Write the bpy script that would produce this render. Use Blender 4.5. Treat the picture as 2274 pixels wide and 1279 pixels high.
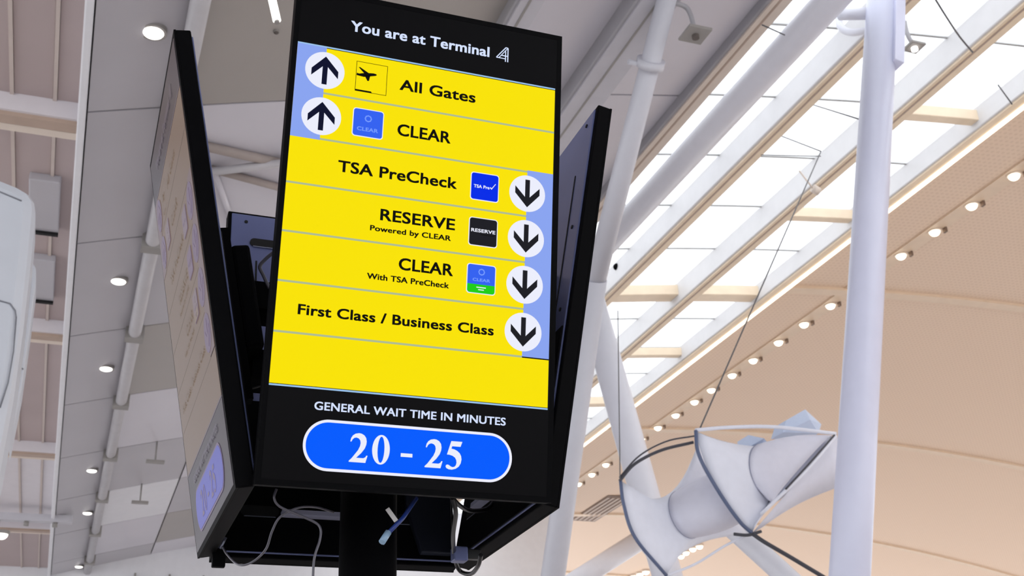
import bpy, bmesh, math
from mathutils import Vector, Matrix

# ------------------------------------------------------------------ clear
for o in list(bpy.data.objects):
    bpy.data.objects.remove(o)
S = bpy.context.scene
COL = S.collection

# ------------------------------------------------------------------ camera
YAW, PITCH, ROLL, FPX = -0.36656399, 0.44299347, -0.038991996, 2648.3447
EYE = Vector((0.0, 0.0, 1.6))
ROT = (Matrix.Rotation(YAW, 3, 'Z') @ Matrix.Rotation(math.pi / 2 + PITCH, 3, 'X') @ Matrix.Rotation(ROLL, 3, 'Z'))
cam_d = bpy.data.cameras.new('camera')
cam = bpy.data.objects.new('camera', cam_d)
COL.objects.link(cam)
cam.matrix_world = Matrix.Translation(EYE) @ ROT.to_4x4()
cam_d.sensor_fit = 'HORIZONTAL'
cam_d.sensor_width = 36.0
cam_d.lens = 36.0 * FPX / 2274.0
cam_d.clip_end = 400
cam_d.dof.use_dof = True
cam_d.dof.focus_distance = 3.05
cam_d.dof.aperture_fstop = 10.0
S.camera = cam

# ------------------------------------------------------------------ world, exposure
W = bpy.data.worlds.new('overcast_sky')
S.world = W
W.use_nodes = True
bg = W.node_tree.nodes['Background']
bg.inputs['Color'].default_value = (0.93, 0.955, 1.0, 1)
bg.inputs['Strength'].default_value = 2.05
S.view_settings.view_transform = 'Standard'
S.view_settings.look = 'None'
S.view_settings.exposure = 0.0
S.view_settings.gamma = 1.0
S.view_settings.use_curve_mapping = False

# ------------------------------------------------------------------ helpers
def ray(px, py):
    return ROT @ Vector(((px - 1137.0) / FPX, -(py - 639.5) / FPX, -1.0))
def P(px, py, Y):
    """point on the vertical plane at depth Y behind a spot of the photograph"""
    d = ray(px, py)
    return EYE + d * (Y / d.y)
H = 12.0                                   # roof module above eye level
def zv(x):                                 # vault height (relative, in modules)
    return 1.037 - 0.072 * (x - 1.95) ** 2
def roof(X):
    return EYE.z + H * zv(X / H)
def x_of(r, drop=0.0):                     # X of a roof line with X/Z ratio r, hung 'drop' below the roof
    X = r * H * .9
    for _ in range(40):
        X = r * (H * zv(X / H) - drop)
    return X

def lin(c):
    return tuple(((v / 255.0) / 12.92 if v / 255.0 <= 0.04045 else ((v / 255.0 + 0.055) / 1.055) ** 2.4) for v in c)

MATS = {}
def mat(name, rgb, rough=.5, metal=0.0, noise=0.0, nscale=4.0, bump=0.0, spec=.5, coat=0.0, emit=None, estr=1.0):
    if name in MATS:
        return MATS[name]
    m = bpy.data.materials.new(name)
    m.use_nodes = True
    nt = m.node_tree
    b = nt.nodes['Principled BSDF']
    c = lin(rgb)
    b.inputs['Base Color'].default_value = (*c, 1)
    b.inputs['Roughness'].default_value = rough
    b.inputs['Metallic'].default_value = metal
    b.inputs['Specular IOR Level'].default_value = spec
    b.inputs['Coat Weight'].default_value = coat
    if emit is not None:
        b.inputs['Emission Color'].default_value = (*lin(emit), 1)
        b.inputs['Emission Strength'].default_value = estr
    if noise > 0 or bump > 0:
        tc = nt.nodes.new('ShaderNodeTexCoord')
        n = nt.nodes.new('ShaderNodeTexNoise')
        n.inputs['Scale'].default_value = nscale
        n.inputs['Detail'].default_value = 5
        nt.links.new(tc.outputs['Object'], n.inputs['Vector'])
        if noise > 0:
            r = nt.nodes.new('ShaderNodeValToRGB')
            r.color_ramp.elements[0].position = .3
            r.color_ramp.elements[1].position = .7
            r.color_ramp.elements[0].color = (*[v * (1 - noise) for v in c], 1)
            r.color_ramp.elements[1].color = (*[min(1, v * (1 + noise)) for v in c], 1)
            nt.links.new(n.outputs['Fac'], r.inputs['Fac'])
            nt.links.new(r.outputs['Color'], b.inputs['Base Color'])
        if bump > 0:
            bp = nt.nodes.new('ShaderNodeBump')
            bp.inputs['Strength'].default_value = bump
            bp.inputs['Distance'].default_value = .01
            nt.links.new(n.outputs['Fac'], bp.inputs['Height'])
            nt.links.new(bp.outputs['Normal'], b.inputs['Normal'])
    MATS[name] = m
    return m

class MB:
    def __init__(self):
        self.v, self.f, self.sm = [], [], False
    def box(self, lo, hi, M=None):
        x0, y0, z0 = lo; x1, y1, z1 = hi
        b = len(self.v)
        pts = [(x0,y0,z0),(x1,y0,z0),(x1,y1,z0),(x0,y1,z0),(x0,y0,z1),(x1,y0,z1),(x1,y1,z1),(x0,y1,z1)]
        self.v += [tuple(M @ Vector(p)) if M else p for p in pts]
        self.f += [tuple(b + i for i in q) for q in ((0,3,2,1),(4,5,6,7),(0,1,5,4),(1,2,6,5),(2,3,7,6),(3,0,4,7))]
        return self
    def tube(self, pts, r, n=14, caps=True, r_end=None):
        pts = [Vector(p) for p in pts]
        b = len(self.v)
        prev = None
        for i, p in enumerate(pts):
            t = (pts[min(i+1, len(pts)-1)] - pts[max(i-1, 0)]).normalized()
            if prev is None:
                u = t.cross(Vector((0,0,1)))
                if u.length < .1: u = t.cross(Vector((1,0,0)))
            else:
                u = prev - t * prev.dot(t)
            u.normalize(); prev = u
            w = t.cross(u)
            rr = r if r_end is None else r + (r_end - r) * i / (len(pts) - 1)
            for k in range(n):
                a = 2 * math.pi * k / n
                self.v.append(tuple(p + (u * math.cos(a) + w * math.sin(a)) * rr))
        for i in range(len(pts) - 1):
            for k in range(n):
                self.f.append((b+i*n+k, b+i*n+(k+1)%n, b+(i+1)*n+(k+1)%n, b+(i+1)*n+k))
        if caps:
            self.f.append(tuple(b + k for k in reversed(range(n))))
            e = b + (len(pts) - 1) * n
            self.f.append(tuple(e + k for k in range(n)))
        self.sm = True
        return self
    def disc(self, r, z0, z1, n=32, c=(0,0)):
        """a short z-axis drum"""
        b = len(self.v)
        for z in (z0, z1):
            for k in range(n):
                a = 2*math.pi*k/n
                self.v.append((c[0]+r*math.cos(a), c[1]+r*math.sin(a), z))
        for k in range(n):
            self.f.append((b+k, b+(k+1)%n, b+n+(k+1)%n, b+n+k))
        self.f.append(tuple(b+k for k in reversed(range(n))))
        self.f.append(tuple(b+n+k for k in range(n)))
        return self
    def prism(self, poly, d0, d1, M=None):
        """extrude 2-D outline (x,z) between y=d0 and y=d1"""
        b = len(self.v); n = len(poly)
        for d in (d0, d1):
            for x, z in poly:
                p = Vector((x, d, z))
                self.v.append(tuple(M @ p if M else p))
        self.f.append(tuple(b+k for k in range(n)))
        self.f.append(tuple(b+n+k for k in reversed(range(n))))
        for k in range(n):
            self.f.append((b+(k+1)%n, b+k, b+n+k, b+n+(k+1)%n))
        return self
    def poly(self, pts):
        b = len(self.v)
        self.v += [tuple(p) for p in pts]
        self.f.append(tuple(range(b, b+len(pts))))
        return self
    def grid(self, rows, close=False):
        b = len(self.v); n = len(rows[0])
        for r in rows: self.v += [tuple(p) for p in r]
        for i in range(len(rows)-1):
            for k in range(n if close else n-1):
                self.f.append((b+i*n+k, b+i*n+(k+1)%n, b+(i+1)*n+(k+1)%n, b+(i+1)*n+k))
        self.sm = True
        return self
    def build(self, name, m, parent=None, bevel=0.0, solid=0.0, smooth=None):
        me = bpy.data.meshes.new(name)
        me.from_pydata(self.v, [], self.f)
        bm = bmesh.new(); bm.from_mesh(me)
        bmesh.ops.recalc_face_normals(bm, faces=bm.faces)
        bm.to_mesh(me); bm.free()
        me.materials.append(m)
        sm = self.sm if smooth is None else smooth
        if sm:
            me.polygons.foreach_set('use_smooth', [len(p.vertices) == 4 for p in me.polygons])
        o = bpy.data.objects.new(name, me)
        COL.objects.link(o)
        if parent: o.parent = parent
        if bevel > 0:
            md = o.modifiers.new('bevel', 'BEVEL'); md.width = bevel; md.segments = 2; md.limit_method = 'ANGLE'
        if solid > 0:
            md = o.modifiers.new('solid', 'SOLIDIFY'); md.thickness = solid; md.offset = 0
        return o

def tag(o, label=None, cat=None, group=None, kind=None):
    if label: o['label'] = label
    if cat: o['category'] = cat
    if group: o['group'] = group
    if kind: o['kind'] = kind
    return o
def empty(name, loc, label, cat, group=None, rot=None):
    o = bpy.data.objects.new(name, None)
    COL.objects.link(o)
    o.location = loc
    if rot is not None: o.rotation_euler = rot
    o.empty_display_size = .1
    return tag(o, label, cat, group)
def spline(pts, n=10):
    """Catmull-Rom through the points"""
    pts = [Vector(p) for p in pts]
    q = [pts[0]*2 - pts[1]] + pts + [pts[-1]*2 - pts[-2]]
    out = []
    for i in range(1, len(q)-2):
        for k in range(n):
            t = k / n
            a, b, c, d = q[i-1], q[i], q[i+1], q[i+2]
            out.append(.5*((2*b)+(c-a)*t+(2*a-5*b+4*c-d)*t*t+(3*b-a-3*c+d)*t**3))
    out.append(pts[-1])
    return out
ORD = ['first','second','third','fourth','fifth','sixth','seventh','eighth','ninth','tenth','eleventh','twelfth',
       'thirteenth','fourteenth','fifteenth','sixteenth','seventeenth','eighteenth','nineteenth','twentieth']

# ------------------------------------------------------------------ materials
M_GREY   = mat('grey_ceiling_panel', (184,181,186), .28, noise=.04, nscale=.5)
M_GREYB  = mat('warm_grey_ceiling_panel', (166,160,154), .28, noise=.04, nscale=.5)
M_GREYC  = mat('pale_grey_ceiling_panel', (212,209,216), .28, noise=.03, nscale=.5)
M_BACK   = mat('joint_backing', (95,92,92), .8, noise=.1)
M_RIB    = mat('coffer_rib', (206,192,184), .6, noise=.03)
M_PINK   = mat('coffer_panel', (184,168,166), .6, noise=.04, nscale=.6)
M_PALE   = mat('pale_plaster', (225,220,224), .6, noise=.02)
M_TAN    = mat('tan_trim', (182,160,144), .5, noise=.05)
M_CREAM  = mat('cream_trim', (228,214,200), .5, noise=.03)
M_WHITE  = mat('white_paint', (232,232,236), .4, noise=.02)
M_STEEL  = mat('white_steel', (226,226,234), .35, noise=.02)
M_RAIL   = mat('dull_rail', (190,187,190), .4, noise=.04)
M_MAST   = mat('mast_paint', (208,208,216), .4, noise=.02)
M_LAV    = mat('cool_white_steel', (218,220,240), .3, noise=.015)
M_BEIGE_GLOW = mat('warm_soffit', (246,226,198), .45, noise=.04)  # carries the skylight beams' warm edge glow; also colours the beige cross beams
M_GROOVE = mat('dark_groove', (96,88,84), .7, noise=.05)
M_FLOOR  = mat('terrazzo_floor', (226,223,222), .35, noise=.08, nscale=20)
M_FABRIC = mat('white_fabric', (238,240,250), .8, noise=.02, nscale=8, bump=.1)
M_ROD    = mat('blue_grey_rod', (92,104,134), .4, noise=.05)
M_DARKROD= mat('dark_rod', (66,66,74), .5, noise=.05)
M_WIRE   = mat('steel_wire', (96,94,96), .5, noise=.05)
M_LED    = mat('warm_led_strip', (255,244,225), .5, emit=(255,238,214), estr=2.0)
M_LAMP   = mat('warm_lamp_lens', (255,246,230), .4, emit=(255,240,214), estr=4.0)
M_LAMPC  = mat('white_lamp_lens', (255,252,248), .4, emit=(255,250,244), estr=3.0)
M_BRACK  = mat('lamp_bracket', (120,98,84), .6, noise=.05)
M_PLATE  = mat('grey_plate', (150,146,142), .5, noise=.05)
M_BLACK  = mat('black_housing', (8,8,10), .55, noise=.1, nscale=30, spec=.04)
M_BLACKM = mat('black_powder_coat', (8,8,10), .6, noise=.1, nscale=40, bump=.05, spec=.05)
M_BLUEBK = mat('blue_grey_back_panel', (100,108,150), .35, metal=.2, noise=.06, nscale=6)
M_SLATE  = mat('slate_plate', (30,34,46), .5, noise=.05, spec=.2)
M_LEDGE  = mat('pale_ledge', (170,172,196), .4, noise=.05)
M_SLOT   = mat('slot_dark', (4,4,6), .8, noise=.05)
M_METAL  = mat('bright_metal', (150,155,175), .3, metal=.7, noise=.05)
M_CABLE  = mat('black_cable', (14,14,16), .35, noise=.05)
M_CABLEW = mat('grey_cable', (84,82,92), .3, noise=.05)
M_BLUEC  = mat('blue_cable', (24,52,128), .35, noise=.05)
M_CLEAR  = mat('clear_plug', (140,170,196), .2, noise=.05)
M_TAGW   = mat('white_tag', (196,192,190), .6, noise=.03)

def pane_material():
    m = bpy.data.materials.new('fritted_skylight_glass')
    m.use_nodes = True
    nt = m.node_tree; nt.nodes.clear()
    out = nt.nodes.new('ShaderNodeOutputMaterial')
    mix = nt.nodes.new('ShaderNodeMixShader'); mix.inputs[0].default_value = .62
    tr = nt.nodes.new('ShaderNodeBsdfTransparent'); tr.inputs[0].default_value = (.95,.96,.96,1)
    tl = nt.nodes.new('ShaderNodeBsdfTranslucent')
    n = nt.nodes.new('ShaderNodeTexNoise'); n.inputs['Scale'].default_value = .35
    r = nt.nodes.new('ShaderNodeValToRGB')
    r.color_ramp.elements[0].color = (.82,.82,.83,1); r.color_ramp.elements[1].color = (.97,.97,.96,1)
    tc = nt.nodes.new('ShaderNodeTexCoord')
    nt.links.new(tc.outputs['Object'], n.inputs['Vector']); nt.links.new(n.outputs['Fac'], r.inputs['Fac'])
    nt.links.new(r.outputs['Color'], tl.inputs['Color'])
    nt.links.new(tr.outputs[0], mix.inputs[1]); nt.links.new(tl.outputs[0], mix.inputs[2])
    nt.links.new(mix.outputs[0], out.inputs[0])
    return m
M_PANE = pane_material()

def perforated():
    m = bpy.data.materials.new('perforated_beige_panel')
    m.use_nodes = True
    nt = m.node_tree; b = nt.nodes['Principled BSDF']
    b.inputs['Roughness'].default_value = .6
    tc = nt.nodes.new('ShaderNodeTexCoord')
    mp = nt.nodes.new('ShaderNodeMapping'); mp.inputs['Rotation'].default_value = (0,0,math.radians(45))
    nt.links.new(tc.outputs['Object'], mp.inputs['Vector'])
    sp = nt.nodes.new('ShaderNodeSeparateXYZ'); nt.links.new(mp.outputs[0], sp.inputs[0])
    prods = []
    for ax in ('X','Y'):
        k = nt.nodes.new('ShaderNodeMath'); k.operation = 'MULTIPLY'; k.inputs[1].default_value = 34.0
        s = nt.nodes.new('ShaderNodeMath'); s.operation = 'SINE'
        nt.links.new(sp.outputs[ax], k.inputs[0]); nt.links.new(k.outputs[0], s.inputs[0]); prods.append(s)
    mu = nt.nodes.new('ShaderNodeMath'); mu.operation = 'MULTIPLY'
    nt.links.new(prods[0].outputs[0], mu.inputs[0]); nt.links.new(prods[1].outputs[0], mu.inputs[1])
    r = nt.nodes.new('ShaderNodeValToRGB')
    r.color_ramp.elements[0].position = .25; r.color_ramp.elements[1].position = .6
    r.color_ramp.elements[0].color = (*lin((234,208,184)),1); r.color_ramp.elements[1].color = (*lin((224,197,172)),1)
    nt.links.new(mu.outputs[0], r.inputs['Fac'])
    nt.links.new(r.outputs['Color'], b.inputs['Base Color'])
    return m
M_PERF = perforated()
M_BEIGE = mat('beige_rib', (228,204,178), .5, noise=.03)

# ================================================================== SETTING
tag(MB().box((-30,-20,-.2),(70,75,0)).build('floor', M_FLOOR), kind='structure')

# ---- vaulted roof: grey panels on the left, skylight in the middle, beige shell on the right
BAY = .3245 * H
Y0 = 1.186 * H                      # a main joint line
LINES = [-.05, .077, .275, .473, .628, .785]
XS = [x_of(r) for r in LINES]
def vault_slab(m, xa, xb, ya, yb, top, bot, nx=4):
    """curved slab following the vault between two depths"""
    b = len(m.v)
    for i in range(nx+1):
        X = xa + (xb-xa)*i/nx
        for (y, dz) in ((ya,bot),(yb,bot),(yb,top),(ya,top)):
            m.v.append((X, y, roof(X)+dz))
    for i in range(nx):
        for k in range(4):
            m.f.append((b+i*4+k, b+i*4+(k+1)%4, b+(i+1)*4+(k+1)%4, b+(i+1)*4+k))
    m.f.append((b,b+1,b+2,b+3)); e = b+nx*4; m.f.append((e,e+3,e+2,e+1))
    return m
YA, YB = Y0 - 3*BAY, Y0 + 8*BAY
ceiling = vault_slab(MB(), XS[0]-.05, XS[-1], YA, YB, .22, .10, 16).build('ceiling', M_BACK)
tag(ceiling, kind='structure')
tones = [M_GREY, M_GREYB, M_GREYC]
for c in range(len(XS)-1):
    for k in range(-3, 8):
        ya, yb = Y0 + k*BAY, Y0 + (k+1)*BAY
        t = M_GREY if c == 0 else tones[(c*2 + k) % 3]
        if c in (1,2) and k == -1: t = M_GREYB
        if c in (1,2) and k == 0: t = M_GREYC
        if c in (3,4): t = M_GREYC
        if c == 1 and k == 5: t = M_WHITE  # brightness of a window patch put into a white panel
        vault_slab(MB(), XS[c]+.02, XS[c+1]-.02, ya+.02, yb-.02, .10, 0.0, 3).build('ceiling_panel', t, ceiling)

for nm, xa, xb, mm_ in (('ceiling_rear', XS[0]-.05, XS[-1], M_GREY), ('window_2', XS[-1], x_of(1.25), M_PANE)):
    tag(vault_slab(MB(), xa, xb, -30.0, YA, .14, .04, 12).build(nm, mm_), kind='structure')
RAFT = {'C': .785, 'E': .938, 'F': 1.095, 'G': 1.25}
skyl = MB()
for a, b in ((.785,.938),(.938,1.095),(1.095,1.25)):
    pass
XK = [x_of(r) for r in (.785,.938,1.095,1.25)]
sk = MB()
for k in range(-6, 17):
    y = Y0 + k*BAY/2
    vault_slab(sk, XK[0], XK[-1], y-.012, y+.012, .08, .03, 8)
window = sk.build('window_1', M_PLATE)
tag(window, kind='structure')
for c in range(3):
    for k in range(-6, 16):
        ya, yb = Y0 + k*BAY/2, Y0 + (k+1)*BAY/2
        vault_slab(MB(), XK[c], XK[c+1], ya+.012, yb-.012, .06, .04, 2).build('pane', M_PANE, window)

beige = vault_slab(MB(), XK[-1], 3.9*H, -30.0, 66.0, .3, 0.0, 40).build('ceiling_vault', M_PERF)
tag(beige, kind='structure')
for yy in (.95, 1.85, 2.75, 3.65, 4.55):
    vault_slab(MB(), XK[-1]+.3, 3.85*H, yy*H-.42, yy*H-.10, 0.01, -.07, 40).build('rib', M_BEIGE, beige)
    vault_slab(MB(), XK[-1]+.3, 3.85*H, yy*H-.08, yy*H-.04, 0.01, -.03, 40).build('joint_groove', M_GROOVE, beige)
XD = x_of(1.413)
vault_slab(MB(), XD-.22, XD+.22, 4.0, 60.0, .01, -.03, 2).build('light_slot', M_BEIGE, beige)

# ---- coffered ceiling on the far left
ZC = EYE.z + .775*H
cof = MB()
cof.box((-16, -30.0, ZC+.02), (XS[0]-.08, YB, ZC+.2))
coff = cof.build('ceiling_coffered', M_BACK)
tag(coff, kind='structure')
CB = [(.58 + .622*i)*H*1.0 for i in range(5)]          # cross beams (Y)
ribx = [-.094*.765*H, -.152*.765*H] + [-.152*.765*H - 1.5*i for i in range(1,9)]
edges = [XS[0]-.08] + ribx + [-16]
for i in range(len(CB)):
    ya = CB[i] + .5
    yb = CB[i+1] if i+1 < len(CB) else YB
    for j in range(len(edges)-1):
        t = M_PINK
        if i == 3 and j < 4: t = M_PALE
        MB().box((edges[j+1]+.03, ya, ZC-.02), (edges[j]-.03, yb, ZC+.02)).build('coffer_panel', t, coff)
    for x in ribx[:6]:
        MB().box((x-.025, ya, ZC-.05), (x+.025, yb, ZC+.02)).build('coffer_rib', M_RIB, coff)
for i, y in enumerate(CB):
    r = MB().box((-16, y, ZC-.28), (XS[0]-.08, y+.5, ZC+.02)).build('cross_beam', M_PALE, coff)
    MB().box((-16, y+.05, ZC-.34), (XS[0]-.08, y+.26, ZC-.28)).build('beam_board', M_TAN, coff)
    MB().box((-16, y+.30, ZC-.32), (XS[0]-.08, y+.47, ZC-.28)).build('beam_board', M_CREAM, coff)
t1 = MB().box((XS[0]-.10, -30.0, roof(XS[0])-.10), (XS[0]+.0, YB, ZC+.3)).build('trim_1', M_WHITE, bevel=.02)
tag(t1, kind='structure')

# ---- far end wall with windows
YW = 3.60*H
wall = MB().box((-20, YW, 0), (1.52*H, YW+.3, roof(1.52*H)+.3)).build('wall_back', M_WHITE)
tag(wall, kind='structure')
for i in range(9):
    x = 2.3 + i*1.15
    MB().box((x, YW-.04, 8.6), (x+.8, YW, 10.7)).build('window_pane', M_PALE, wall)
    MB().box((x-.06, YW-.08, 8.5), (x, YW, 10.8)).build('window_bar', M_PLATE, wall)

# ================================================================== ROOF BEAMS
M_BWHITE = mat('pale_beam', (222,221,222), .4, noise=.02)
def rafter(r, w, d, label, ya, yb, body=M_BWHITE, soffit=M_BEIGE_GLOW, led=False, groove=M_TAN):
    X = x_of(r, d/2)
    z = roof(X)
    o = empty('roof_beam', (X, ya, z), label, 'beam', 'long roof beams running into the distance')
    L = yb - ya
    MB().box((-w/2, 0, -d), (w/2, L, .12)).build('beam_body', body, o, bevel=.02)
    MB().box((-w/2+.05, 0, -d-.035), (w/2+.01, L, -d)).build('soffit_strip', soffit, o)  # on skylight beams this strip's colour paints in the warm edge glow
    if groove is not None:
        MB().box((-.02, 0, -d-.045), (.01, L, -d-.035)).build('groove', groove, o)
    if led:
        MB().box((w/2-.02, 0, -d-.07), (w/2+.06, L, -d-.02)).build('led_strip', M_LED, o)
    return o
M_BGREY = mat('grey_beam', (196,194,200), .4, noise=.03)
M_BGREY2 = mat('mid_grey_beam', (168,166,170), .4, noise=.03)
rafter(.473, .34, .25, 'grey double-rail roof beam meeting the top edge of the yellow screen', YA, YB, M_BGREY2, M_BGREY, groove=M_PLATE)
rafter(.628, .55, .36, 'wide grey roof beam behind the right screen, hung with a bent sensor arm', YA, YB, M_BGREY2, M_BGREY, groove=M_PLATE)
rafter(.785, .30, .20, 'narrow beige-edged roof beam between the grey ceiling and the skylight', YA, YB, M_BGREY2, M_CREAM)
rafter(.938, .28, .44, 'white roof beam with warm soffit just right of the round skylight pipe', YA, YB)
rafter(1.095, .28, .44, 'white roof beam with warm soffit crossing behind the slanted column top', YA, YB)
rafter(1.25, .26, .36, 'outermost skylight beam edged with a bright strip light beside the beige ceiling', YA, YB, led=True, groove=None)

# round pipe of the skylight
X = x_of(.858, .40); z = roof(X)-.40
o = MB().tube([(X,YA,z),(X,1.79*H,z)], .23, 20).build('skylight_pipe', M_STEEL)
tag(o, 'thick round white pipe slung under the skylight between two beams', 'pipe')
# pipe modelling a greyish white reflection along the left bulkhead
X = x_of(.077, .15); z = roof(X)-.15
o = empty('ceiling_rail', (X,YA,z), 'long white rail on the grey ceiling beside the row of recessed lights', 'rail')
MB().tube([(0,0,0),(0,YB-YA,0)], .12, 16).build('rail_tube', M_RAIL, o)
for k in range(1, 11):
    MB().box((-.17,k*BAY-.12,-.13),(.17,k*BAY+.12,.16)).build('rail_clamp', M_PLATE, o)

# cross beams of the skylight
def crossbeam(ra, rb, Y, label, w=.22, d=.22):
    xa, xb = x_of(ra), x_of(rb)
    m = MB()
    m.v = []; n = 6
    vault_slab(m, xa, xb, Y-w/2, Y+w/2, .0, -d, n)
    o = m.build('cross_beam', M_BEIGE_GLOW, bevel=.015)
    tag(o, label, 'beam', 'short beams crossing the skylight')
    return o
crossbeam(1.095,1.25, Y0, 'short beige cross beam just right of the slanted column, above the strip-lit edge')
crossbeam(1.095,1.25, Y0+BAY, 'short beige cross beam just left of the slanted column')
crossbeam(.79,1.25, Y0+2*BAY+.05, 'wide beige cross beam ending the big skylight bays', .42, .25)
crossbeam(1.095,1.25, Y0+3*BAY, 'small beige cross beam in the far skylight bay left of the lamp row')
crossbeam(.938,1.25, Y0+4*BAY, 'distant beige cross beam beside the right screen edge', .3)
crossbeam(.79,1.25, Y0+5*BAY, 'farthest beige cross beam low behind the right screen', .3)

def on_vault(px, py):
    d = ray(px, py)
    t = 10.0
    for _ in range(60):
        p = EYE + d*t
        t += (roof(p.x) - p.z) / max(.15, d.z + .144*(p.x/H-1.95)*d.x) * .7
    return EYE + d*t
# truss pieces in the grey ceiling left of the screen
M_BRACE = mat('dull_tan_brace', (166,154,148), .6, noise=.04)
def bar(a, b, w, name, label, m):
    a, b = Vector(a), Vector(b)
    o = MB().tube([a,b], w, 10).build(name, m)
    return tag(o, label, 'brace')
def vb(px, py, drop):
    q = on_vault(px, py); q.z -= drop
    return q
bar(vb(440,312,.07), vb(660,362,.07), .075, 'roof_brace', 'tan ceiling brace sloping down toward the left edge of the yellow screen', M_BRACE)
bar(vb(440,366,.15), vb(660,340,.15), .065, 'roof_brace', 'white ceiling brace crossing the tan one beside the yellow screen', M_RAIL)
bar(vb(470,368,.06), vb(660,420,.06), .06, 'roof_brace', 'lower tan ceiling brace beside the yellow screen', M_BRACE)
bar(vb(478,376,.06), vb(520,496,.06), .05, 'roof_brace', 'thin pale brace dropping behind the left screen', M_GREYC)

# ================================================================== COLUMNS
Yc = 11.0
def col_point(X0, S0, Y, z):        # X = (a + s*Z/Y)*Y
    return Vector((Y*(X0) + S0*(z-EYE.z), Y, z))
a0 = .730 - .252*.237
base = col_point(a0, .252, Yc, 0.0)
o = empty('slanted_column', base, 'big pale lavender slanted round column on the right', 'column')
top = col_point(a0, .252, Yc, 12.9)
MB().tube([(0,0,0), top-base], .2225, 40).build('column_shaft', M_LAV, o)
axis = (top-base).normalized()
MB().tube([(0,0,0), axis*.06], .36, 40).build('column_base', M_LAV, o)
pc = P(1986, -60, Yc-.10); pd = P(1981, 150, Yc-.10)
u = (pd-pc).normalized()
mm = MB()
side = Vector((1,0,-.25)).normalized()
A = pc - base; B = pd - base
mm2 = []
for p in (A, B):
    for dx, dy in ((-.075,-.17),(.085,-.17),(.085,.12),(-.075,.12)):
        mm2.append(p + side*dx + Vector((0,dy,0)))
mm.v = [tuple(v) for v in mm2]
mm.f = [(0,1,2,3),(4,7,6,5),(0,4,5,1),(1,5,6,2),(2,6,7,3),(3,7,4,0)]
mm.build('cover_plate', M_LAV, o, bevel=.01)
# stub pipe and collar near the head of the column
o2 = MB().tube(spline([P(1862,20,Yc+.9),P(1866,58,Yc+.8),P(1890,72,Yc+.6),P(1935,66,Yc+.1)],8), .055, 14).build('bent_pipe', M_STEEL)
tag(o2, 'short bent white pipe joining the head of the slanted column', 'pipe')

o2 = MB().tube([P(1866,32,Yc+.5),P(1935,30,Yc+.1)], .09, 16).build('stub_pipe', M_STEEL)
tag(o2, 'stubby cream white pipe above the bent pipe at the column head', 'pipe')
T0, N0, B0 = P(1478,8,11.3), P(1322,620,14.8), P(1228,1279,18.5)
dl = N0-B0
b0 = B0 - dl*(B0.z/dl.z)
dirp = T0-N0
t0 = T0 + dirp*.03
o = empty('slanted_mast', b0, 'slim white bent mast seen behind the right screen', 'column')
MB().tube([b0*0, (N0-b0)*.5, N0-b0], .24, 28, r_end=.18).build('mast_foot', M_MAST, o)
MB().tube([N0-b0, t0-b0], .165, 28, r_end=.135).build('mast_shaft', M_MAST, o)
def lam(py):                     # point of the mast axis at a given height in the picture
    lo, hi = 0.0, 1.0
    for _ in range(40):
        m_ = (lo+hi)/2
        q = ROT.transposed() @ (N0+dirp*m_-EYE)
        if 639.5 - FPX*q.y/-q.z > py: lo = m_
        else: hi = m_
    return N0+dirp*lo
pc = lam(150)-b0
MB().tube([pc, pc+dirp.normalized()*.12], .20, 28).build('mast_collar', M_MAST, o)
MB().tube([pc+Vector((-.32,0,.03)), pc+Vector((.22,0,.03))], .035, 12).build('mast_pin', M_MAST, o)
Ys = 19.0
a = P(1296,610,Ys); b = P(1428,1085,Ys)
d = b-a
o = empty('white_strut', b, 'white tubular strut leaning behind the fabric sculpture', 'strut')
MB().tube([a-b, d*(b.z/-d.z)], .27, 26).build('strut_tube', M_STEEL, o)
MB().tube([a-b-d*.02, a-b+d*.05], .36, 26).build('strut_head', M_STEEL, o)
a = P(1625,1170,16); b = P(1800,1330,16)
o = tag(MB().tube([a, b+(b-a)*4], .17, 22).build('lower_strut', M_STEEL), 'pale strut running down right below the fabric sculpture', 'strut')
a = P(1420,1200,38); b = P(1240,1315,38)
o = tag(MB().tube([a, b], .35, 16).build('white_handrail', M_STEEL), 'white beam slanting low at the far end beneath the right screen', 'beam')

# ================================================================== LAMPS
def downlight(name, loc, r, label, group, m, brack=False, ring=M_WHITE, bulge=.85):
    o = empty(name, loc, label, 'light', group)
    MB().disc(r*1.28, -.03, .05, 24).build('trim_ring', ring, o)
    mb = MB()
    rows = []
    for i in range(5):
        a = math.pi/2*i/4
        rows.append([(r*math.cos(a)*math.cos(2*math.pi*k/20), r*math.cos(a)*math.sin(2*math.pi*k/20), -.03-bulge*r*math.sin(a)) for k in range(20)])
    mb.grid(rows, True).build('lens', m, o)
    if brack:
        MB().box((.12,-.22,-.10),(.17,-.12,.02)).build('bracket', M_BRACK, o)
    return o
YZ = [1.217,1.318,1.424,1.525,1.624,1.742,1.859,1.958,2.060,2.169,2.265,2.366,2.452,2.554,2.655,2.755,2.855,2.989,3.089,3.189]
zz = H*zv(XD/H)
for i, q in enumerate(YZ[1:]):
    downlight('ceiling_spotlight', (XD, q*zz, roof(XD)-.03), .115,
              'warm spotlight in the beige ceiling row, %s from the right edge of the picture' % ORD[i],
              'row of spotlights along the beige ceiling', M_LAMP, True, M_CREAM)
XL = x_of(.031)
for i, q in enumerate((1.04,1.645,2.0,2.61,2.97,3.56)):
    X = x_of([.026,.030,.032,.036,.043,.044][i])
    downlight('recessed_downlight', (X, q*H, roof(X)), .125,
              'white recessed light in the grey ceiling beside the left screen, %s from the top' % ORD[i],
              'row of recessed lights in the grey ceiling', M_LAMPC, False, M_PLATE, .3)
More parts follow.
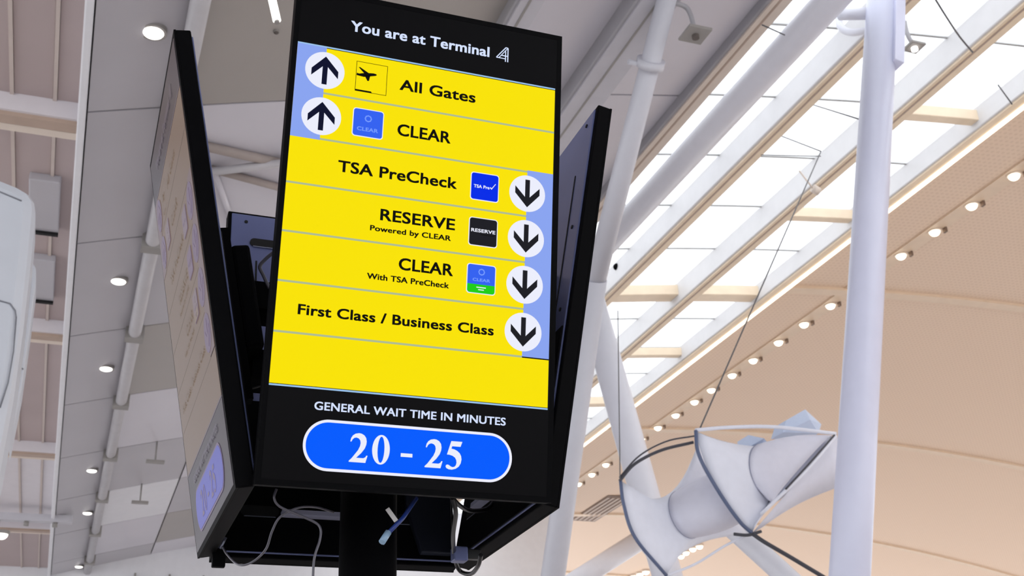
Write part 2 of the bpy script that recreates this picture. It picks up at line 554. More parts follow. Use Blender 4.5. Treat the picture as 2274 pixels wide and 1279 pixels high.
for i, (x, y) in enumerate(((1553,1209),(1538,1215),(1523,1223),(1512,1231))):
    p = on_vault(x, y)
    downlight('far_spotlight', (p.x, p.y, p.z-.06), .15, 'tiny warm spotlight seen below the fabric tube, %s from the right' % ORD[i],
              'cluster of far spotlights under the sculpture', M_LAMP, False, M_CREAM)
for i, (x, y) in enumerate(((1434,1266),(1421,1271),(1408,1276))):
    p = on_vault(x, y)
    downlight('far_spotlight', (p.x, p.y, p.z-.06), .16, 'tiny warm spotlight at the bottom edge left of the sculpture, %s from the right' % ORD[i],
              'far spotlights at the bottom edge', M_LAMP, False, M_CREAM)

# square sensor plates on bent arms
def sensor_plate(pa, pb, pc, px, py, Y, s, label, lit=False):
    c = P(px, py, Y)
    o = empty('sensor_plate', c, label, 'sensor')
    MB().box((-s,-s,-.02),(s,s,.02)).build('plate', M_PLATE, o, bevel=.006)
    MB().disc(.05, -.07, -.02, 16).build('sensor_eye', M_LAMPC if lit else M_GROOVE, o)
    pts = spline([P(*q, Y)-c for q in (pa, pb, pc)] + [Vector((0,0,.02))], 6)
    MB().tube(pts, .035, 10).build('arm', M_BGREY2, o)
sensor_plate((1482,4),(1520,14),(1534,34), 1544,76, 11.3, .17, 'grey square sensor plate on a bent arm above the right screen')
sensor_plate((2003,20),(2009,50),(2016,78), 2030,104, 12.0, .13, 'small square plate with a lit eye right of the slanted column head', True)
# hanging rod light and reflected T shapes
p = P(600,-20,10.9); q = P(615,46,10.9)
o = empty('hanging_rod_light', q, 'slim white rod light hanging at top between the left and yellow screens', 'light')
MB().tube([p-q,(0,0,0)], .045, 12).build('light_tube', M_LAMPC, o)
MB().tube([(0,0,0),Vector((0,0,-.03))], .03, 12).build('end_cap', M_PLATE, o)
p = on_vault(614,68)
o = downlight('ceiling_sprinkler', (p.x,p.y,p.z), .03, 'small dark sprinkler dot on the grey ceiling near the top edge', None, M_GROOVE, False, M_PLATE)
def t_reflection(px, py, Y, L, w, label):  # solid T shapes standing for reflections in the glossy ceiling
    c = on_vault(px-3, py-38); c.z -= .5
    o = empty('hanging_fixture', c, label, 'fixture', 'T-shaped fixtures hanging left of the screens')
    L = roof(c.x) - c.z
    MB().tube([(0,0,0),(0,0,L)], .02, 8).build('drop_rod', M_PLATE, o)
    MB().box((-w,-.08,-.06),(w,.08,0)).build('cross_bar', M_PLATE, o)
t_reflection(318,1112, 30, 1.0, .22, 'T-shaped grey fixture hanging left of the lower left screen, lower one')
t_reflection(352,1018, 26, .9, .22, 'T-shaped grey fixture hanging left of the left screen, upper one')
p = on_vault(1370,587); p.z -= .06
o = empty('security_camera', p, 'small black dome camera under the skylight left of centre', 'camera')
MB().tube([(0,0,0),(0,0,.10)], .02, 8).build('stem', M_WIRE, o)
rows = [[(.09*math.cos(a)*math.cos(2*math.pi*k/14), .09*math.cos(a)*math.sin(2*math.pi*k/14), .08*math.sin(a)) for k in range(14)] for a in [math.pi*(i/6-.5) for i in range(7)]]
MB().grid(rows, True).build('dome', M_BLACKM, o)
p = P(1812,422,14.6)
o = empty('beam_spotlight', p, 'small beige cylinder spotlight fixed to the beam left of the column', 'light')
MB().tube([(-.06,0,.03),(.06,0,-.03)], .07, 16).build('lamp_body', M_CREAM, o)
MB().tube([(-.06,0,.03),(-.2,.1,.4)], .015, 8).build('bracket', M_CREAM, o)

# ceiling vents in the coffers and in the beige ceiling
def vent(px, py, Yq, w, l, label):
    d = ray(px, py); t = (ZC-.03-EYE.z)/d.z; c = EYE + d*t
    o = empty('ceiling_vent', c, label, 'vent')
    MB().box((-w,-l,-.12),(w,l,.02)).build('housing', M_GREY, o, bevel=.02)
    MB().box((-w*.9,l-.10,-.16),(w,l-.02,-.12)).build('dark_slot', M_SLOT, o)
vent(100,448,0, .22,.85, 'pale ceiling box with a dark slot beside the white pod, upper one')
vent(92,612,0, .22,.85, 'pale ceiling box with a dark slot beside the white pod, lower one')
def bvent(px, py, w, l, label):
    p = on_vault(px, py)
    o = empty('air_grille', (p.x,p.y,p.z), label, 'vent')
    MB().box((-w,-l,-.05),(w,l,.05)).build('grille_frame', M_BRACK, o)
    for k in range(5):
        MB().box((-w*.9+k*w*.38,-l*.9,-.08),(-w*.9+k*w*.38+w*.2,l*.9,-.05)).build('grille_slat', M_TAN, o)
bvent(1335,1128,.55,1.9,'brown air grille in the far beige ceiling right of the lower screen corner')

# rail with small fittings in the far coffer
d = ray(60,1150); t = (ZC-.35-EYE.z)/d.z; c = EYE+d*t
o = empty('track_rail', c, 'grey track rail with small lamps at the lower left edge', 'rail')
MB().box((-4,-.12,-.1),(1.2,.12,.1)).build('track', M_BGREY, o)
for k in range(6):
    MB().tube([(-3+k*.75,0,-.22),(-3+k*.75,0,-.1)], .07, 12).build('track_lamp', M_PLATE, o)
p = P(4,1184,30)
downlight('recessed_downlight', p, .14, 'white light at the lower left edge below the track rail', None, M_LAMPC, False, M_PLATE)

# ================================================================== WHITE POD at left
def pod(outline, Y, thick, name, label, seams):
    pts = [P(x,y,Y) for x,y in outline]
    c = pts[0].copy()
    o = empty(name, c, label, 'pod')
    mb = MB()
    mb.prism([((p-c).x,(p-c).z) for p in pts], 0, thick)
    mb.build('pod_shell', M_POD, o, bevel=.09)
    for s in seams:
        MB().tube([P(x,y,Y-.004)-c for x,y in s], .006, 6).build('seam', M_GROOVE2, o)
M_POD = mat('white_pod_shell', (208,212,220), .3, noise=.015)
M_GROOVE2 = mat('seam_grey', (130,132,140), .6, noise=.05)
pod([(-260,300),(-100,350),(0,392),(40,408),(64,422),(76,440),(79,462),(70,560),(52,720),(30,880),(0,1040),(-60,1240),(-260,1240)], 9.0, .7,
    'white_pod', 'large white rounded pod panel cut off by the left edge', [[(-30,415),(0,426),(24,436),(48,446)],[(-40,655),(0,668),(22,674),(34,690),(36,705)],[(36,705),(30,780),(18,850),(0,905)]])
pod([(56,574),(70,578),(80,592),(80,625),(66,735),(48,860),(20,1000),(16,860),(36,690)], 9.9, .4, 'white_pod', 'small white rounded pod tucked behind the large one at left', [[(44,815),(52,820)]])

# ================================================================== FABRIC SCULPTURE
Yk = 13.5
org = P(1545,955,Yk)
sc = empty('fabric_sculpture', org, 'hanging white fabric sculpture with tubes stretched on curved rods', 'sculpture')
def K(px, py, dy=0.0): return P(px, py, Yk+dy) - org
def funnel(name, corners, sags, ring_c, ring_u, ring_v, tube_end_c, tube_r, nseg=12):
    """fabric stretched from four sagging edges to a round throat, then a tube"""
    outer = []
    for i in range(4):
        a, b = corners[i], corners[(i+1)%4]
        m = sags[i]
        for k in range(nseg):
            t = k/nseg
            q = (a+b)*.5
            outer.append(a*(1-t)+b*t + (m-q)*4*t*(1-t)*1.0)
    n = len(outer)
    # ring points ordered by angle of the outer points
    cen = ring_c
    def ang(p):
        e = p-cen
        return math.atan2(e.dot(ring_v.normalized()), e.dot(ring_u.normalized()))
    a0 = ang(outer[0]); sgn = 1 if ((ang(outer[nseg])-a0+math.pi*3)%(2*math.pi)-math.pi) > 0 else -1
    inner = []
    for k in range(n):
        a = a0 + sgn*2*math.pi*k/n
        inner.append(cen + ring_u*math.cos(a) + ring_v*math.sin(a))
    rows = []
    for j in range(7):
        t = j/6
        s = 1-(1-t)**1.4
        rows.append([outer[k]*(1-s)+inner[k]*s for k in range(n)])
    o = MB().grid(rows, True).build(name, M_FABRIC, sc, solid=.008)
    tr = []
    if isinstance(tube_end_c, tuple):        # tube cut off along a slanted rod
        lo, hi = tube_end_c
        end = []
        for q in inner:
            w = (q-cen).dot(ring_u)/ring_u.length_squared
            v = (q-cen).dot(ring_v)/ring_v.length_squared
            end.append(lo*(.5-.5*w)+hi*(.5+.5*w) + ring_v*.25*v + Vector((0,.12,0)))
    else:
        end = [q + (tube_end_c[0]-cen) for q in inner]
    for j in range(9):
        t = j/8
        tr.append([inner[k]*(1-t)+end[k]*t + (inner[k]-cen)*.16*math.sin(math.pi*t) for k in range(n)])
    MB().grid(tr, True).build('fabric_tube', M_FABRIC2, sc, solid=.008)
    MB().tube(inner+[inner[0]], .010, 6, False).build('throat_seam', M_SEAM, sc)
    return o
M_FABRIC2 = mat('tube_fabric', (230,230,242), .8, noise=.02, nscale=8, bump=.1)
M_SEAM = mat('fabric_seam', (150,154,176), .7, noise=.03)
a, b = K(1378,1068,-.35), K(1480,1276,-.25)
c1, d1 = K(1660,1188,.5), K(1550,985,.5)
funnel('fabric_panel', [a,b,c1,d1], [K(1408,1192,-.4), K(1545,1210,.3), K(1600,1085,.6), K(1478,1102,.35)],
       K(1522,1142,.15), K(1500,1092,.20)-K(1522,1142,.15), K(1492,1155,-.12)-K(1522,1142,.15),
       [K(1650,1092,-.35)]*48, 1.0)
c, d = K(1670,1184,-.75), K(1545,958,-.75)
e, f2 = K(1692,1142,-.85), K(1856,968,-.85)
ru, rv = K(1688,986,-.55)-K(1702,1044,-.55), K(1666,1048,-.85)-K(1702,1044,-.55)
ends = []
funnel('fabric_panel', [d,c,e,f2], [K(1592,1085,-.8), K(1678,1166,-.85), K(1778,1056,-.4), K(1690,992,-.3)],
       K(1702,1044,-.55), ru, rv, (K(1738,1100,-.95), K(1854,963,-.90)), 1.0)
g = K(1880,1075,-.5)
MB().grid([[c*(1-t)+f2*t + Vector((.0,-.02,-.0)) for t in [k/8 for k in range(9)]],
           [K(1690,1172,-.5)*(1-t)+g*t + Vector((0,.1*math.sin(math.pi*t),.06*math.sin(math.pi*t))) for t in [k/8 for k in range(9)]]]).build('under_panel', M_FABRIC2, sc, solid=.008)
def rod(pts, r, m, n=8): MB().tube(spline(pts,n), r, 10).build('rod', m, sc)
rod([K(1378,1068,-.37),K(1385,1120,-.40),K(1410,1193,-.42),K(1480,1278,-.27)], .022, M_ROD)
rod([K(1376,1068,-.37),K(1410,1030,-.45),K(1468,1000,-.55),K(1540,982,-.70)], .020, M_DARKROD)
rod([K(1376,1060,-.37),K(1420,1012,-.3),K(1480,980,-.3),K(1543,968,-.7)], .011, M_DARKROD)
rod([K(1545,956,-.77),K(1552,1010,-.80),K(1592,1085,-.83),K(1640,1155,-.80),K(1670,1184,-.77)], .024, M_ROD)
rod([K(1545,955,-.77),K(1620,949,-.77),K(1720,948,-.8),K(1856,963,-.87)], .024, M_FABRIC)
rod([K(1856,968,-1.0),K(1790,1045,-1.05),K(1690,1142,-1.0)], .022, M_FABRIC)
rod([K(1853,966,-1.02),K(1800,1026,-1.06),K(1745,1086,-1.06)], .012, M_DARKROD)
rod([K(1480,1278,-.27),K(1545,1252,-.3),K(1610,1212,-.5),K(1668,1184,-.75)], .016, M_FABRIC)
rod([K(1630,1186,-.76),K(1662,1188,-.78),K(1690,1180,-.78)], .02, M_DARKROD)
# folded corners on top
def folded(pts, dy, name):
    p = [K(x,y,dy) for x,y in pts]
    n = len(p)
    cc = sum(p, Vector())/n + Vector((0,-.18,0))
    mb = MB(); mb.v = [tuple(q) for q in p] + [tuple(cc)] + [tuple(q+Vector((0,.3,0))) for q in p]
    mb.f = [(k,(k+1)%n,n) for k in range(n)] + [((k+1)%n,k,n+1+k,n+1+(k+1)%n) for k in range(n)] + [tuple(n+1+k for k in range(n))]
    mb.build(name, M_FABRIC3, sc)
M_FABRIC3 = mat('pale_blue_fabric', (206,218,240), .8, noise=.02, nscale=8)
folded([(1738,960),(1746,933),(1788,909),(1824,942),(1818,962)], -.3, 'folded_flap')
folded([(1662,966),(1704,982),(1690,992),(1668,990)], -.3, 'folded_flap')
# cables
def cable(pts, r, label, m=M_WIRE):
    o = MB().tube(pts, r, 8).build('suspension_cable', m)
    return tag(o, label, 'cable')
cable([P(1823,336,Yk+1.0), P(1555,950,Yk-.75)], .010, 'long thin cable dropping from the skylight to the sculpture top')
cable([P(1735,302,Yk+1.6), P(1823,336,Yk+1.0)], .010, 'short thin cable spanning the skylight above the long one')
cable([P(1690,344,Yk+1.6), P(1823,347,Yk+1.0)], .008, 'thin horizontal cable meeting the head of the long cable')
cable(spline([P(1672,1186,Yk-.78), P(1700,1205,Yk-.9), P(1760,1240,Yk-1.0), P(1860,1300,Yk-1.2)],8), .026, 'thick dark cable running down right from the sculpture', M_DARKROD)
cable([P(1377,1066,Yk-.5), P(1372,690,Yk+1)], .007, 'thin wire rising from the left node of the sculpture')
cable(spline([P(2072,-10,10.6), P(2100,35,10.8), P(2130,80,11.1), P(2160,116,11.3)],6), .014, 'dark drooping cable over the skylight at upper right')
cable([P(2216,188,12.9), P(2248,232,12.9)], .012, 'short dark cable end by the strip-lit beam at right')
cable([P(1803,232,14.0), P(1925,270,11.05)], .011, 'thin cable left of the column head, upper one')
cable([P(1692,55,11.8), P(1743,78,11.8)], .010, 'thin cable crossing the topmost skylight strip')

# ================================================================== THE SIGN
SX, SY, SZ = 0.7363998, 3.041747, EYE.z + 1.3852411
R_FB, R_LR, TILT, SWd, SHt = .5201551, .5158264, .1927393, .72, .72*1.7379503
TH = .045

def emat(name, rgb, strength=1.0, base=(4,4,5), rough=.45, spec=.03):
    return mat(name, base, rough, spec=spec, emit=rgb, estr=strength)
BR = dict(black=mat('display_black', (6,5,7), .3, spec=.05),
          yellow=emat('display_yellow', (253,230,0), .97), line=emat('display_separator', (178,192,150), .95),
          edge=emat('display_edge_line', (160,200,240), .95), blue=emat('display_lavender', (138,164,240), 1.0),
          white=emat('display_white', (236,238,252), 1.0), navy=emat('display_navy', (14,18,50), .8),
          ink=emat('display_ink', (14,14,8), .6), iblue=emat('display_icon_blue', (52,98,240), 1.0),
          dblue=emat('display_deep_blue', (0,44,232), 1.0), charcoal=emat('display_charcoal', (30,30,36), .9),
          green=emat('display_green', (30,205,20), 1.0), pill=emat('display_pill_blue', (0,92,254), 1.0),
          head=emat('display_header_text', (214,226,255), 1.0), faint=emat('display_faint_blue', (120,156,255), 1.0))
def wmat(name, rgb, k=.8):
    return emat('washed_'+name, rgb, k, base=(16,16,18), rough=.25, spec=.32)  # grazing-angle glare and dimming mixed into these screen colours
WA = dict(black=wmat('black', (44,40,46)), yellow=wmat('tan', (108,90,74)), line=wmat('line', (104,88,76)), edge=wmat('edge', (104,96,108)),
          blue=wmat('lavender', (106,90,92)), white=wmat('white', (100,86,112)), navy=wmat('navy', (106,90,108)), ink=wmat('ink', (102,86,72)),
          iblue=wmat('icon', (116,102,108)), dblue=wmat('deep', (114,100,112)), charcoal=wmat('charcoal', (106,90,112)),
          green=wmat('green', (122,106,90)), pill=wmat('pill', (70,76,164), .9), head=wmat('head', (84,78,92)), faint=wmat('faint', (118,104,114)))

def text_mesh(s, x0, x1, y0, cap, off=0.0, align_caps=True):
    """flat lettering fitted between x0 and x1 with the given cap height"""
    cu = bpy.data.curves.new('t', 'FONT')
    cu.body = s
    cu.offset = off
    cu.resolution_u = 4
    cu.space_character = 1.03
    ob = bpy.data.objects.new('t', cu); COL.objects.link(ob)
    dg = bpy.context.evaluated_depsgraph_get(); dg.update()
    me = bpy.data.meshes.new_from_object(ob.evaluated_get(dg))
    bpy.data.objects.remove(ob)
    xs = [v.co.x for v in me.vertices]
    a, b = min(xs), max(xs)
    k = (x1-x0)/(b-a)
    ky = cap/.729                    # cap height of the built-in font
    vs = [((v.co.x-a)*k + x0, v.co.y*ky + y0) for v in me.vertices]
    fs = [tuple(p.vertices) for p in me.polygons]
    bpy.data.meshes.remove(me); bpy.data.curves.remove(cu)
    return vs, fs

def rrect(x0, y0, x1, y1, r, n=6):
    out = []
    for cx, cy, a0 in ((x1-r,y0+r,-90),(x1-r,y1-r,0),(x0+r,y1-r,90),(x0+r,y0+r,180)):
        for k in range(n+1):
            a = math.radians(a0 + 90*k/n)
            out.append((cx+r*math.cos(a), cy+r*math.sin(a)))
    return out
G2 = [(0,0),(.58,0),(.645,.25),(.60,.25),(.565,.19),(.50,.155),(.25,.155),(.42,.33),(.53,.49),(.575,.62),(.585,.73),(.56,.85),(.49,.94),(.39,.99),(.30,1.0),
      (.18,.975),(.09,.91),(.035,.82),(.01,.70),(.045,.69),(.09,.78),(.15,.83),(.22,.845),(.30,.82),(.355,.76),(.375,.67),(.36,.56),(.30,.42),(.20,.28),(.09,.13),(0,.04)]
G5 = [(.05,.50),(.19,.98),(.60,.98),(.54,.80),(.23,.80),(.205,.715),(.32,.695),(.43,.645),(.52,.57),(.575,.475),(.595,.36),(.57,.22),(.50,.10),(.39,.02),(.25,-.02),
      (.13,-.012),(.05,.025),(.02,.075),(.03,.125),(.075,.15),(.13,.14),(.20,.095),(.27,.07),(.34,.085),(.395,.145),(.415,.235),(.40,.33),(.35,.41),(.26,.465),(.15,.495)]

def content(disp, p):
    """everything shown on a wayfinding display, flat print a hair in front of the glass"""
    def put(name, polys, m, lay, parent=disp):
        mb = MB()
        d = -.0008 - lay*.0006
        for q in polys: mb.poly([(x, d, z) for x, z in q])
        return mb.build(name, m, parent)
    def text(name, s, x0, x1, y0, cap, m, off=.006, parent=disp, lay=4, bold=.0009):
        vs, fs = text_mesh(s, x0+bold, x1-bold, y0+bold*.6, cap-bold*1.2, off)
        mb = MB(); d = -.0008 - lay*.0006
        for i_, (qx, qy) in enumerate(((0,0),(-1,-1),(1,-1),(1,1),(-1,1))):
            n = len(mb.v)
            mb.v += [(x+qx*bold, d-.00001*i_, y+qy*bold*.6) for x, y in vs]; mb.f += [tuple(n+i for i in f) for f in fs]
        return mb.build(name, m, parent)
    def rect(x0,y0,x1,y1): return [(x0,y0),(x1,y0),(x1,y1),(x0,y1)]
    def circ(cx,cy,r,n=40): return [(cx+r*math.cos(2*math.pi*k/n), cy+r*math.sin(2*math.pi*k/n)) for k in range(n)]
    L, Rr = -.3475, .3425
    YT, YBt = .4655, -.3950
    seps = [.342,.2205,.099,-.0245,-.1475,-.2700]
    put('header_bar', [rect(L,YT,Rr,.610)], p['black'], 0)
    put('footer_bar', [rect(L,-.612,Rr,YBt)], p['black'], 0)
    ys = [YT] + seps + [YBt]
    for i in range(7):
        put('direction_row', [rect(L,ys[i+1]+.0025,Rr,ys[i]-.0025)], p['yellow'], 0)
    for i, y in enumerate(seps):
        put('row_divider', [rect(L if i > 1 else -.2745, y-.0026, Rr if i == 0 else .2705, y+.0026)], p['line'], .5)
    put('edge_line', [rect(L,YT-.001,Rr,YT+.003)], p['edge'], 1)
    put('edge_line', [rect(L,YBt-.003,Rr,YBt+.001)], p['edge'], 1)
    put('arrow_column', [rect(L,.2175,-.2745,YT)], p['blue'], 1)
    put('arrow_column', [rect(.2705,-.2695,Rr,.2245)], p['blue'], 1)
    for i, (cx, cy) in enumerate(((-.275,.4026),(-.2752,.2800),(.2717,.1604),(.2717,.0385),(.2719,-.0840),(.2715,-.2070))):
        b = put('arrow_badge', [circ(cx,cy,.0495)], p['white'], 2)
        up = i < 2
        s = 1 if up else -1
        k = .0495
        arrow = [(-.13,-.76),(.13,-.76),(.13,.20),(.68,-.36),(.68,.03),(0,.76),(-.68,.03),(-.68,-.36),(-.13,.20)]
        put('arrow', [[(cx+x*k, cy+s*y*k) for x, y in arrow]], p['navy'] if up else p['charcoal'], 3, b)
    text('header_text', 'You are at Terminal', -.2185, .1535, .5228, .0300, p['head'])
    # terminal emblem: a striped figure four
    def st(x0,y0,x1,y1,w):
        dx, dy = x1-x0, y1-y0; l = math.hypot(dx,dy); nx, ny = -dy/l*w/2, dx/l*w/2
        return [(x0+nx,y0+ny),(x0-nx,y0-ny),(x1-nx,y1-ny),(x1+nx,y1+ny)]
    put('terminal_emblem', [st(.173,.5265,.199,.5590,.0028), st(.180,.5265,.203,.5560,.0022), st(.186,.5345,.2035,.5345,.0030),
                            st(.173,.5265,.198,.5265,.0026), st(.2050,.5180,.2050,.5580,.0032), st(.1985,.5180,.1985,.5480,.0028), st(.199,.5590,.2050,.5580,.003)], p['head'], 4)
    # row pictograms
    x0,y0,x1,y1 = -.1970,.3628,-.1162,.4440
    w = .0013
    fr = put('flight_pictogram', [rect(x0,y0,x1,y0+w),rect(x0,y1-w,x1,y1),rect(x0,y0,x0+w,y1),rect(x1-w,y0,x1,y1)], p['ink'], 3)
    S1 = lambda pts: [(x0+x*(x1-x0), y0+y*(y1-y0)) for x, y in pts]
    put('plane', [S1([(.02,.52),(.26,.50),(.62,.60),(.665,.63),(.64,.665),(.56,.675),(.30,.645),(.10,.585),(.025,.60)]),
                  S1([(.07,.80),(.12,.805),(.42,.645),(.28,.60)]), S1([(.26,.575),(.46,.60),(.425,.395),(.375,.385)])], p['ink'], 4, fr)
    put('runway', [S1([(0.0,.0),(.55,.0),(.51,.055),(0.0,.055)])], p['ink'], 4, fr)
    def icon(x0,y0,x1,y1,m,name):
        b = put(name, [rrect(x0,y0,x1,y1,.008)], p['white'], 2)
        w = .0022
        put('icon_face', [rrect(x0+w,y0+w,x1-w,y1-w,.0065)], m, 3, b)
        return b
    def ringp(cx,cy,r,rw,n=8):
        o = circ(cx,cy,r,n); q = circ(cx,cy,r-rw,n)
        return [[o[k],o[(k+1)%n],q[(k+1)%n],q[k]] for k in range(n)]
    b = icon(-.1972,.2430,-.1180,.3186,p['iblue'],'member_icon')
    put('ring_mark', ringp(-.1578,.2930,.0095,.0032), p['faint'], 4, b)
    text('icon_text', 'CLEAR', -.1850,-.1310,.2590,.0105, p['faint'], .01, b, 4, .0003)
    b = icon(.1168,.1225,.1936,.1975,p['dblue'],'precheck_icon')
    text('icon_text', 'TSA Pre', .1255,.1680,.1555,.0090, p['white'], .008, b, 4, .0003)
    put('tick_mark', [[(.1690,.1600),(.1735,.1555),(.1740,.1590),(.1705,.1625)],[(.1735,.1555),(.1850,.1720),(.1832,.1725),(.1728,.1582)]], p['white'], 4, b)
    b = icon(.1170,.0012,.1943,.0766,p['charcoal'],'reserve_icon')
    text('icon_text', 'RESERVE', .1235,.1880,.0375,.0095, p['white'], .01, b, 4, .0003)
    put('underline_mark', [rect(.148,.0310,.186,.0326)], p['ink'], 4, b)
    b = icon(.1169,-.1228,.1938,-.0456,p['iblue'],'combined_icon')
    put('green_band', [[(.1191,-.0985),(.1191,-.1140),(.1205,-.1185),(.1256,-.1206),(.1851,-.1206),(.1902,-.1185),(.1916,-.1140),(.1916,-.0985)]], p['green'], 4, b)
    put('ring_mark', ringp(.1556,-.0660,.0090,.0030), p['faint'], 4, b)
    text('icon_text', 'CLEAR', .1325,.1790,-.0905,.0080, p['faint'], .01, b, 4, .0003)
    put('small_print', [rect(.143,-.1075,.168,-.1050),rect(.148,-.1135,.163,-.1110)], p['white'], 5, b)
    # lettering
    text('row_text', 'All Gates', -.0828,.1204,.3860,.0312, p['ink'])
    text('row_text', 'CLEAR', -.0818,.0585,.2625,.0330, p['ink'])
    text('row_text', 'TSA PreCheck', -.2250,.0810,.1432,.0310, p['ink'])
    text('row_text', 'RESERVE', -.1120,.0806,.0335,.0312, p['ink'])
    text('row_subtext', 'Powered by CLEAR', -.1355,.0715,.0040,.0145, p['ink'], .004, bold=.0006)
    text('row_text', 'CLEAR', -.0585,.0810,-.0860,.0320, p['ink'])
    text('row_subtext', 'With TSA PreCheck', -.1355,.0722,-.1185,.0155, p['ink'], .004, bold=.0006)
    text('row_text', 'First Class / Business Class', -.2950,.1932,-.2250,.0265, p['ink'])
    text('wait_time_caption', 'GENERAL WAIT TIME IN MINUTES', -.2392,.2325,-.4465,.0205, p['head'], .0, bold=.0007)
    pl = put('wait_time_pill', [rrect(-.2590,-.5860,.2520,-.4670,.0590,14)], p['white'], 2)
    put('pill_face', [rrect(-.2525,-.5795,.2455,-.4735,.0525,14)], p['pill'], 3, pl)
    cap = .0680; yb = -.5610
    gx = .0437/.645
    put('digit', [[(-.1500+x*gx, yb+y*cap) for x, y in G2]], p['white'], 4, pl)
    ce = [(-.0752+.0212*math.cos(t), yb+cap*.49+cap*.51*math.sin(t)) for t in [2*math.pi*k/36 for k in range(36)]]
    ci = [(-.0752+.0082*math.cos(t), yb+cap*.49+cap*.45*math.sin(t)) for t in [2*math.pi*k/36 for k in range(36)]]
    put('digit', [[ce[k],ce[(k+1)%36],ci[(k+1)%36],ci[k]] for k in range(36)], p['white'], 4, pl)
    put('dash', [rect(-.0270,-.5405,.0015,-.5320)], p['white'], 4, pl)
    put('digit', [[(.0325+x*gx, yb+y*cap) for x, y in G2]], p['white'], 4, pl)
    put('digit', [[(.0830+x*gx, yb+y*cap) for x, y in G5]], p['white'], 4, pl)

def display(ang, r, label, pal):
    """local frame: x right, -y towards the viewer of the screen, z up; the face lies in y = 0"""
    o = bpy.data.objects.new('display_screen', None); COL.objects.link(o)
    tag(o, label, 'screen', 'four portrait screens around the post')
    Rm = Matrix.Rotation(ang, 4, 'Z')
    o.matrix_world = Matrix.Translation((SX,SY,SZ)) @ Rm @ Matrix.Translation((0,-r,0)) @ Matrix.Rotation(TILT, 4, 'X')
    w, h = SWd/2, SHt/2
    MB().box((-w,.004,-h),(w,TH,h)).build('housing', M_BLACK, o, bevel=.004)
    fr = MB()
    bz = .0135
    fr.box((-w,0,-h),(-w+bz,.006,h)).box((w-bz,0,-h),(w,.006,h)).box((-w+bz,0,h-bz),(w-bz,.006,h)).box((-w+bz,0,-h),(w-bz,.006,-h+bz))
    fr.build('bezel', M_BLACK, o)
    MB().box((-w+bz,.0005,-h+bz),(w-bz,.004,h-bz)).build('display_glass', pal['black'] if pal else BR['black'], o)
    # rear: metal sheet with handle slots, screw holes, a long groove
    MB().box((-w+.012,TH,-h+.012),(w-.012,TH+.006,h-.012)).build('back_panel', M_BLUEBK, o, bevel=.003)
    y0 = TH+.006
    for sx in (-1, 1):
        for z in ((h-.13, -h+.14) if ang == math.pi else (-h+.14,)):
            MB().prism(rrect(sx*.23-.055, z-.016, sx*.23+.055, z+.016, .0155), y0-.002, y0+.0052).build('handle_slot', M_SLOT, o)
            MB().box((sx*.23-.045, y0, z-.019), (sx*.23+.045, y0+.0056, z-.0165)).build('slot_lip', M_METAL, o)  # pale bar draws the highlight below the slot
        for z in (h-.045, .22, -.05, -.30, -h+.05):
            MB().tube([(sx*.30,y0-.001,z),(sx*.30,y0+.003,z)], .006, 10).build('screw', M_SLOT, o)
        MB().box((sx*.262-.003,y0-.001,-.42),(sx*.262+.003,y0+.002,.42)).build('groove', M_SLOT, o)
    MB().box((-w+.016,y0,-h+.016),(w-.016,y0+.004,-.12)).build('lower_cover', M_BLACKM, o)  # black sheet added to darken the lower part of the back
    MB().box((-.19,y0,-.40),(.19,y0+.035,.12)).build('electronics_box', M_BLACKM, o, bevel=.008)
    for sx in (-1, 1):
        MB().box((sx*.11-.022,y0+.035,-.34),(sx*.11+.022,y0+.065,.15)).build('mount_rail', M_BLACKM, o)
    MB().box((-.13,y0+.065,-.20),(.13,y0+.115,.10)).build('mount_box', M_BLACKM, o, bevel=.01)
    MB().box((-.17,y0+.002,-.502),(.17,y0+.030,-.488)).build('metal_ledge', M_LEDGE, o)
    if ang == math.pi:
        MB().prism([(-.335,-.60),(-.24,-.60),(-.20,-.45),(-.215,-.30),(-.30,-.26),(-.345,-.40)], y0+.004, y0+.03).build('bracket_plate', M_SLATE, o, bevel=.004)
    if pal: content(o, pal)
    return o
front = display(0, R_FB, 'large portrait screen with yellow direction rows facing the viewer', BR)
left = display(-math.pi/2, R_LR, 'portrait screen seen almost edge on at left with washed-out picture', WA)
right = display(math.pi/2, R_LR, 'portrait screen at right seen from its blue-grey back', None)
back = display(math.pi, R_FB, 'rear portrait screen whose back shows below and left of the yellow one', None)

# post with mounting arms
post = empty('sign_post', (SX,SY,0), 'black round post carrying the four screens', 'post')
MB().tube([(0,0,0),(0,0,3.06)], .075, 32).build('post_tube', M_BLACKM, post)
MB().tube([(0,0,0),(0,0,.02)], .25, 32).build('base_plate', M_BLACKM, post)
for k in range(4):
    a = k*math.pi/2
    Mz = Matrix.Rotation(a, 4, 'Z')
    r = R_FB-.15
    for z in (2.80, 3.00):
        off = (z-SZ)*math.tan(TILT)
        MB().box((-.06,-r-off-.0,z-.04),(.06,-.06,z+.04), Mz).build('mount_arm', M_BLACKM, post)

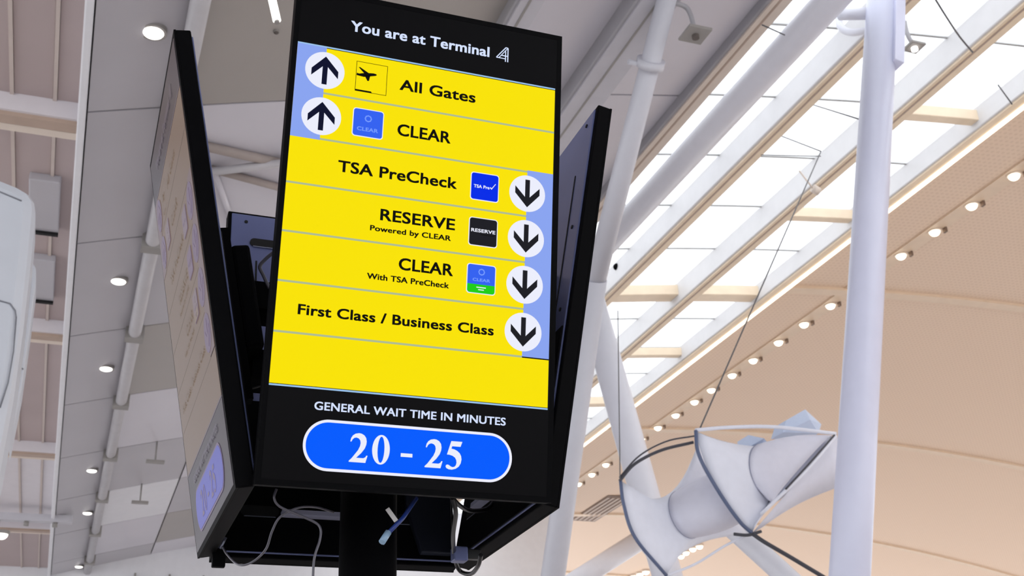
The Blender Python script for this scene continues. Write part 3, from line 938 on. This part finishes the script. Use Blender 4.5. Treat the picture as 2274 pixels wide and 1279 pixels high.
# cables and loose bits under the sign
def cord(pts, r, name, label, m, Y=None):
    q = [P(x, y, yy) for x, y, yy in pts]
    o = MB().tube(spline(q,10), r, 8).build(name, m)
    return tag(o, label, 'cable')
cord([(614,1086,2.75),(609,1106,2.75),(622,1125,2.76),(662,1143,2.78),(700,1160,2.8),(712,1175,2.8),(710,1200,2.8),(698,1240,2.8),(694,1300,2.8)], .0030, 'power_cord', 'thin grey cord looping down beneath the yellow screen left of the post', M_CABLEW)
cord([(494,1214,3.2),(505,1232,3.1),(530,1254,3.0),(560,1248,2.95),(590,1220,2.9),(604,1180,2.85),(622,1148,2.82),(660,1128,2.8),(700,1126,2.85),(740,1137,2.95)], .0028, 'power_cord', 'thin grey cord sagging below the lower left corner of the rear screen', M_CABLEW)
cord([(1000,1100,2.8),(1020,1122,2.85),(1045,1134,2.95),(1080,1130,3.05),(1100,1112,3.1)], .006, 'power_cord', 'black cord drooping across the bright gap under the yellow screen', M_CABLE)
cord([(1005,1106,2.8),(1012,1140,2.85),(1006,1190,3.0),(1010,1240,3.2),(1022,1268,3.25),(1046,1274,3.2),(1062,1256,3.1),(1068,1232,3.05)], .0062, 'power_cord', 'black cord looping below the lower right corner of the sign', M_CABLE)
cord([(530,858,3.0),(545,862,3.0),(562,861,3.0),(590,852,3.0)], .004, 'power_cord', 'short dark cord between the left screen and the yellow screen', M_CABLE)
cord([(608,560,2.95),(590,575,2.95),(577,592,2.95),(585,612,2.95),(598,640,2.95)], .005, 'power_cord', 'silvery cord curling beside the mount behind the yellow screen', M_CABLEW)
bt = empty('cable_tie', P(925,1106,2.78), 'blue cable with white tag hanging in front of the black post', 'cable')
o0 = bt.location
MB().tube([(0,0,0), P(895,1150,2.76)-o0, P(858,1188,2.74)-o0], .0052, 10).build('blue_lead', M_BLUEC, bt)
MB().tube([P(862,1182,2.74)-o0, P(848,1204,2.73)-o0], .0085, 8).build('clear_plug', M_CLEAR, bt)
pa, pb = P(860,1129,2.74)-o0, P(880,1157,2.74)-o0
dv = (pb-pa).normalized(); sv = dv.cross(Vector((0,1,0))).normalized()*.0055
mb = MB(); q = [pa-sv,pa+sv,pb+sv,pb-sv]
mb.v = [tuple(x) for x in q]+[tuple(x+Vector((0,.0015,0))) for x in q]
mb.f = [(0,1,2,3),(7,6,5,4),(0,4,5,1),(1,5,6,2),(2,6,7,3),(3,7,4,0)]
mb.build('white_tag', M_TAGW, bt)
pp = P(1020,1232,3.15)
o = empty('cable_connector', pp, 'grey blue connector block at the lower right corner of the sign', 'connector')
MB().box((-.02,-.02,-.02),(.02,.02,.02)).build('block', M_BLUEBK, o, bevel=.004)
MB().box((.02,-.012,-.012),(.06,.012,.016)).build('plug', M_CABLE, o, bevel=.003)
pp = P(486,1236,3.36)
o = empty('black_clip', pp, 'small black clip under the lower left corner of the rear screen', 'clip')
MB().box((-.018,-.01,-.03),(.018,.01,.03)).build('clip_body', M_BLACKM, o, bevel=.003)
MB().tube([(0,-.01,.02),(.012,-.02,.05)], .005, 8).build('clip_pin', M_METAL, o)
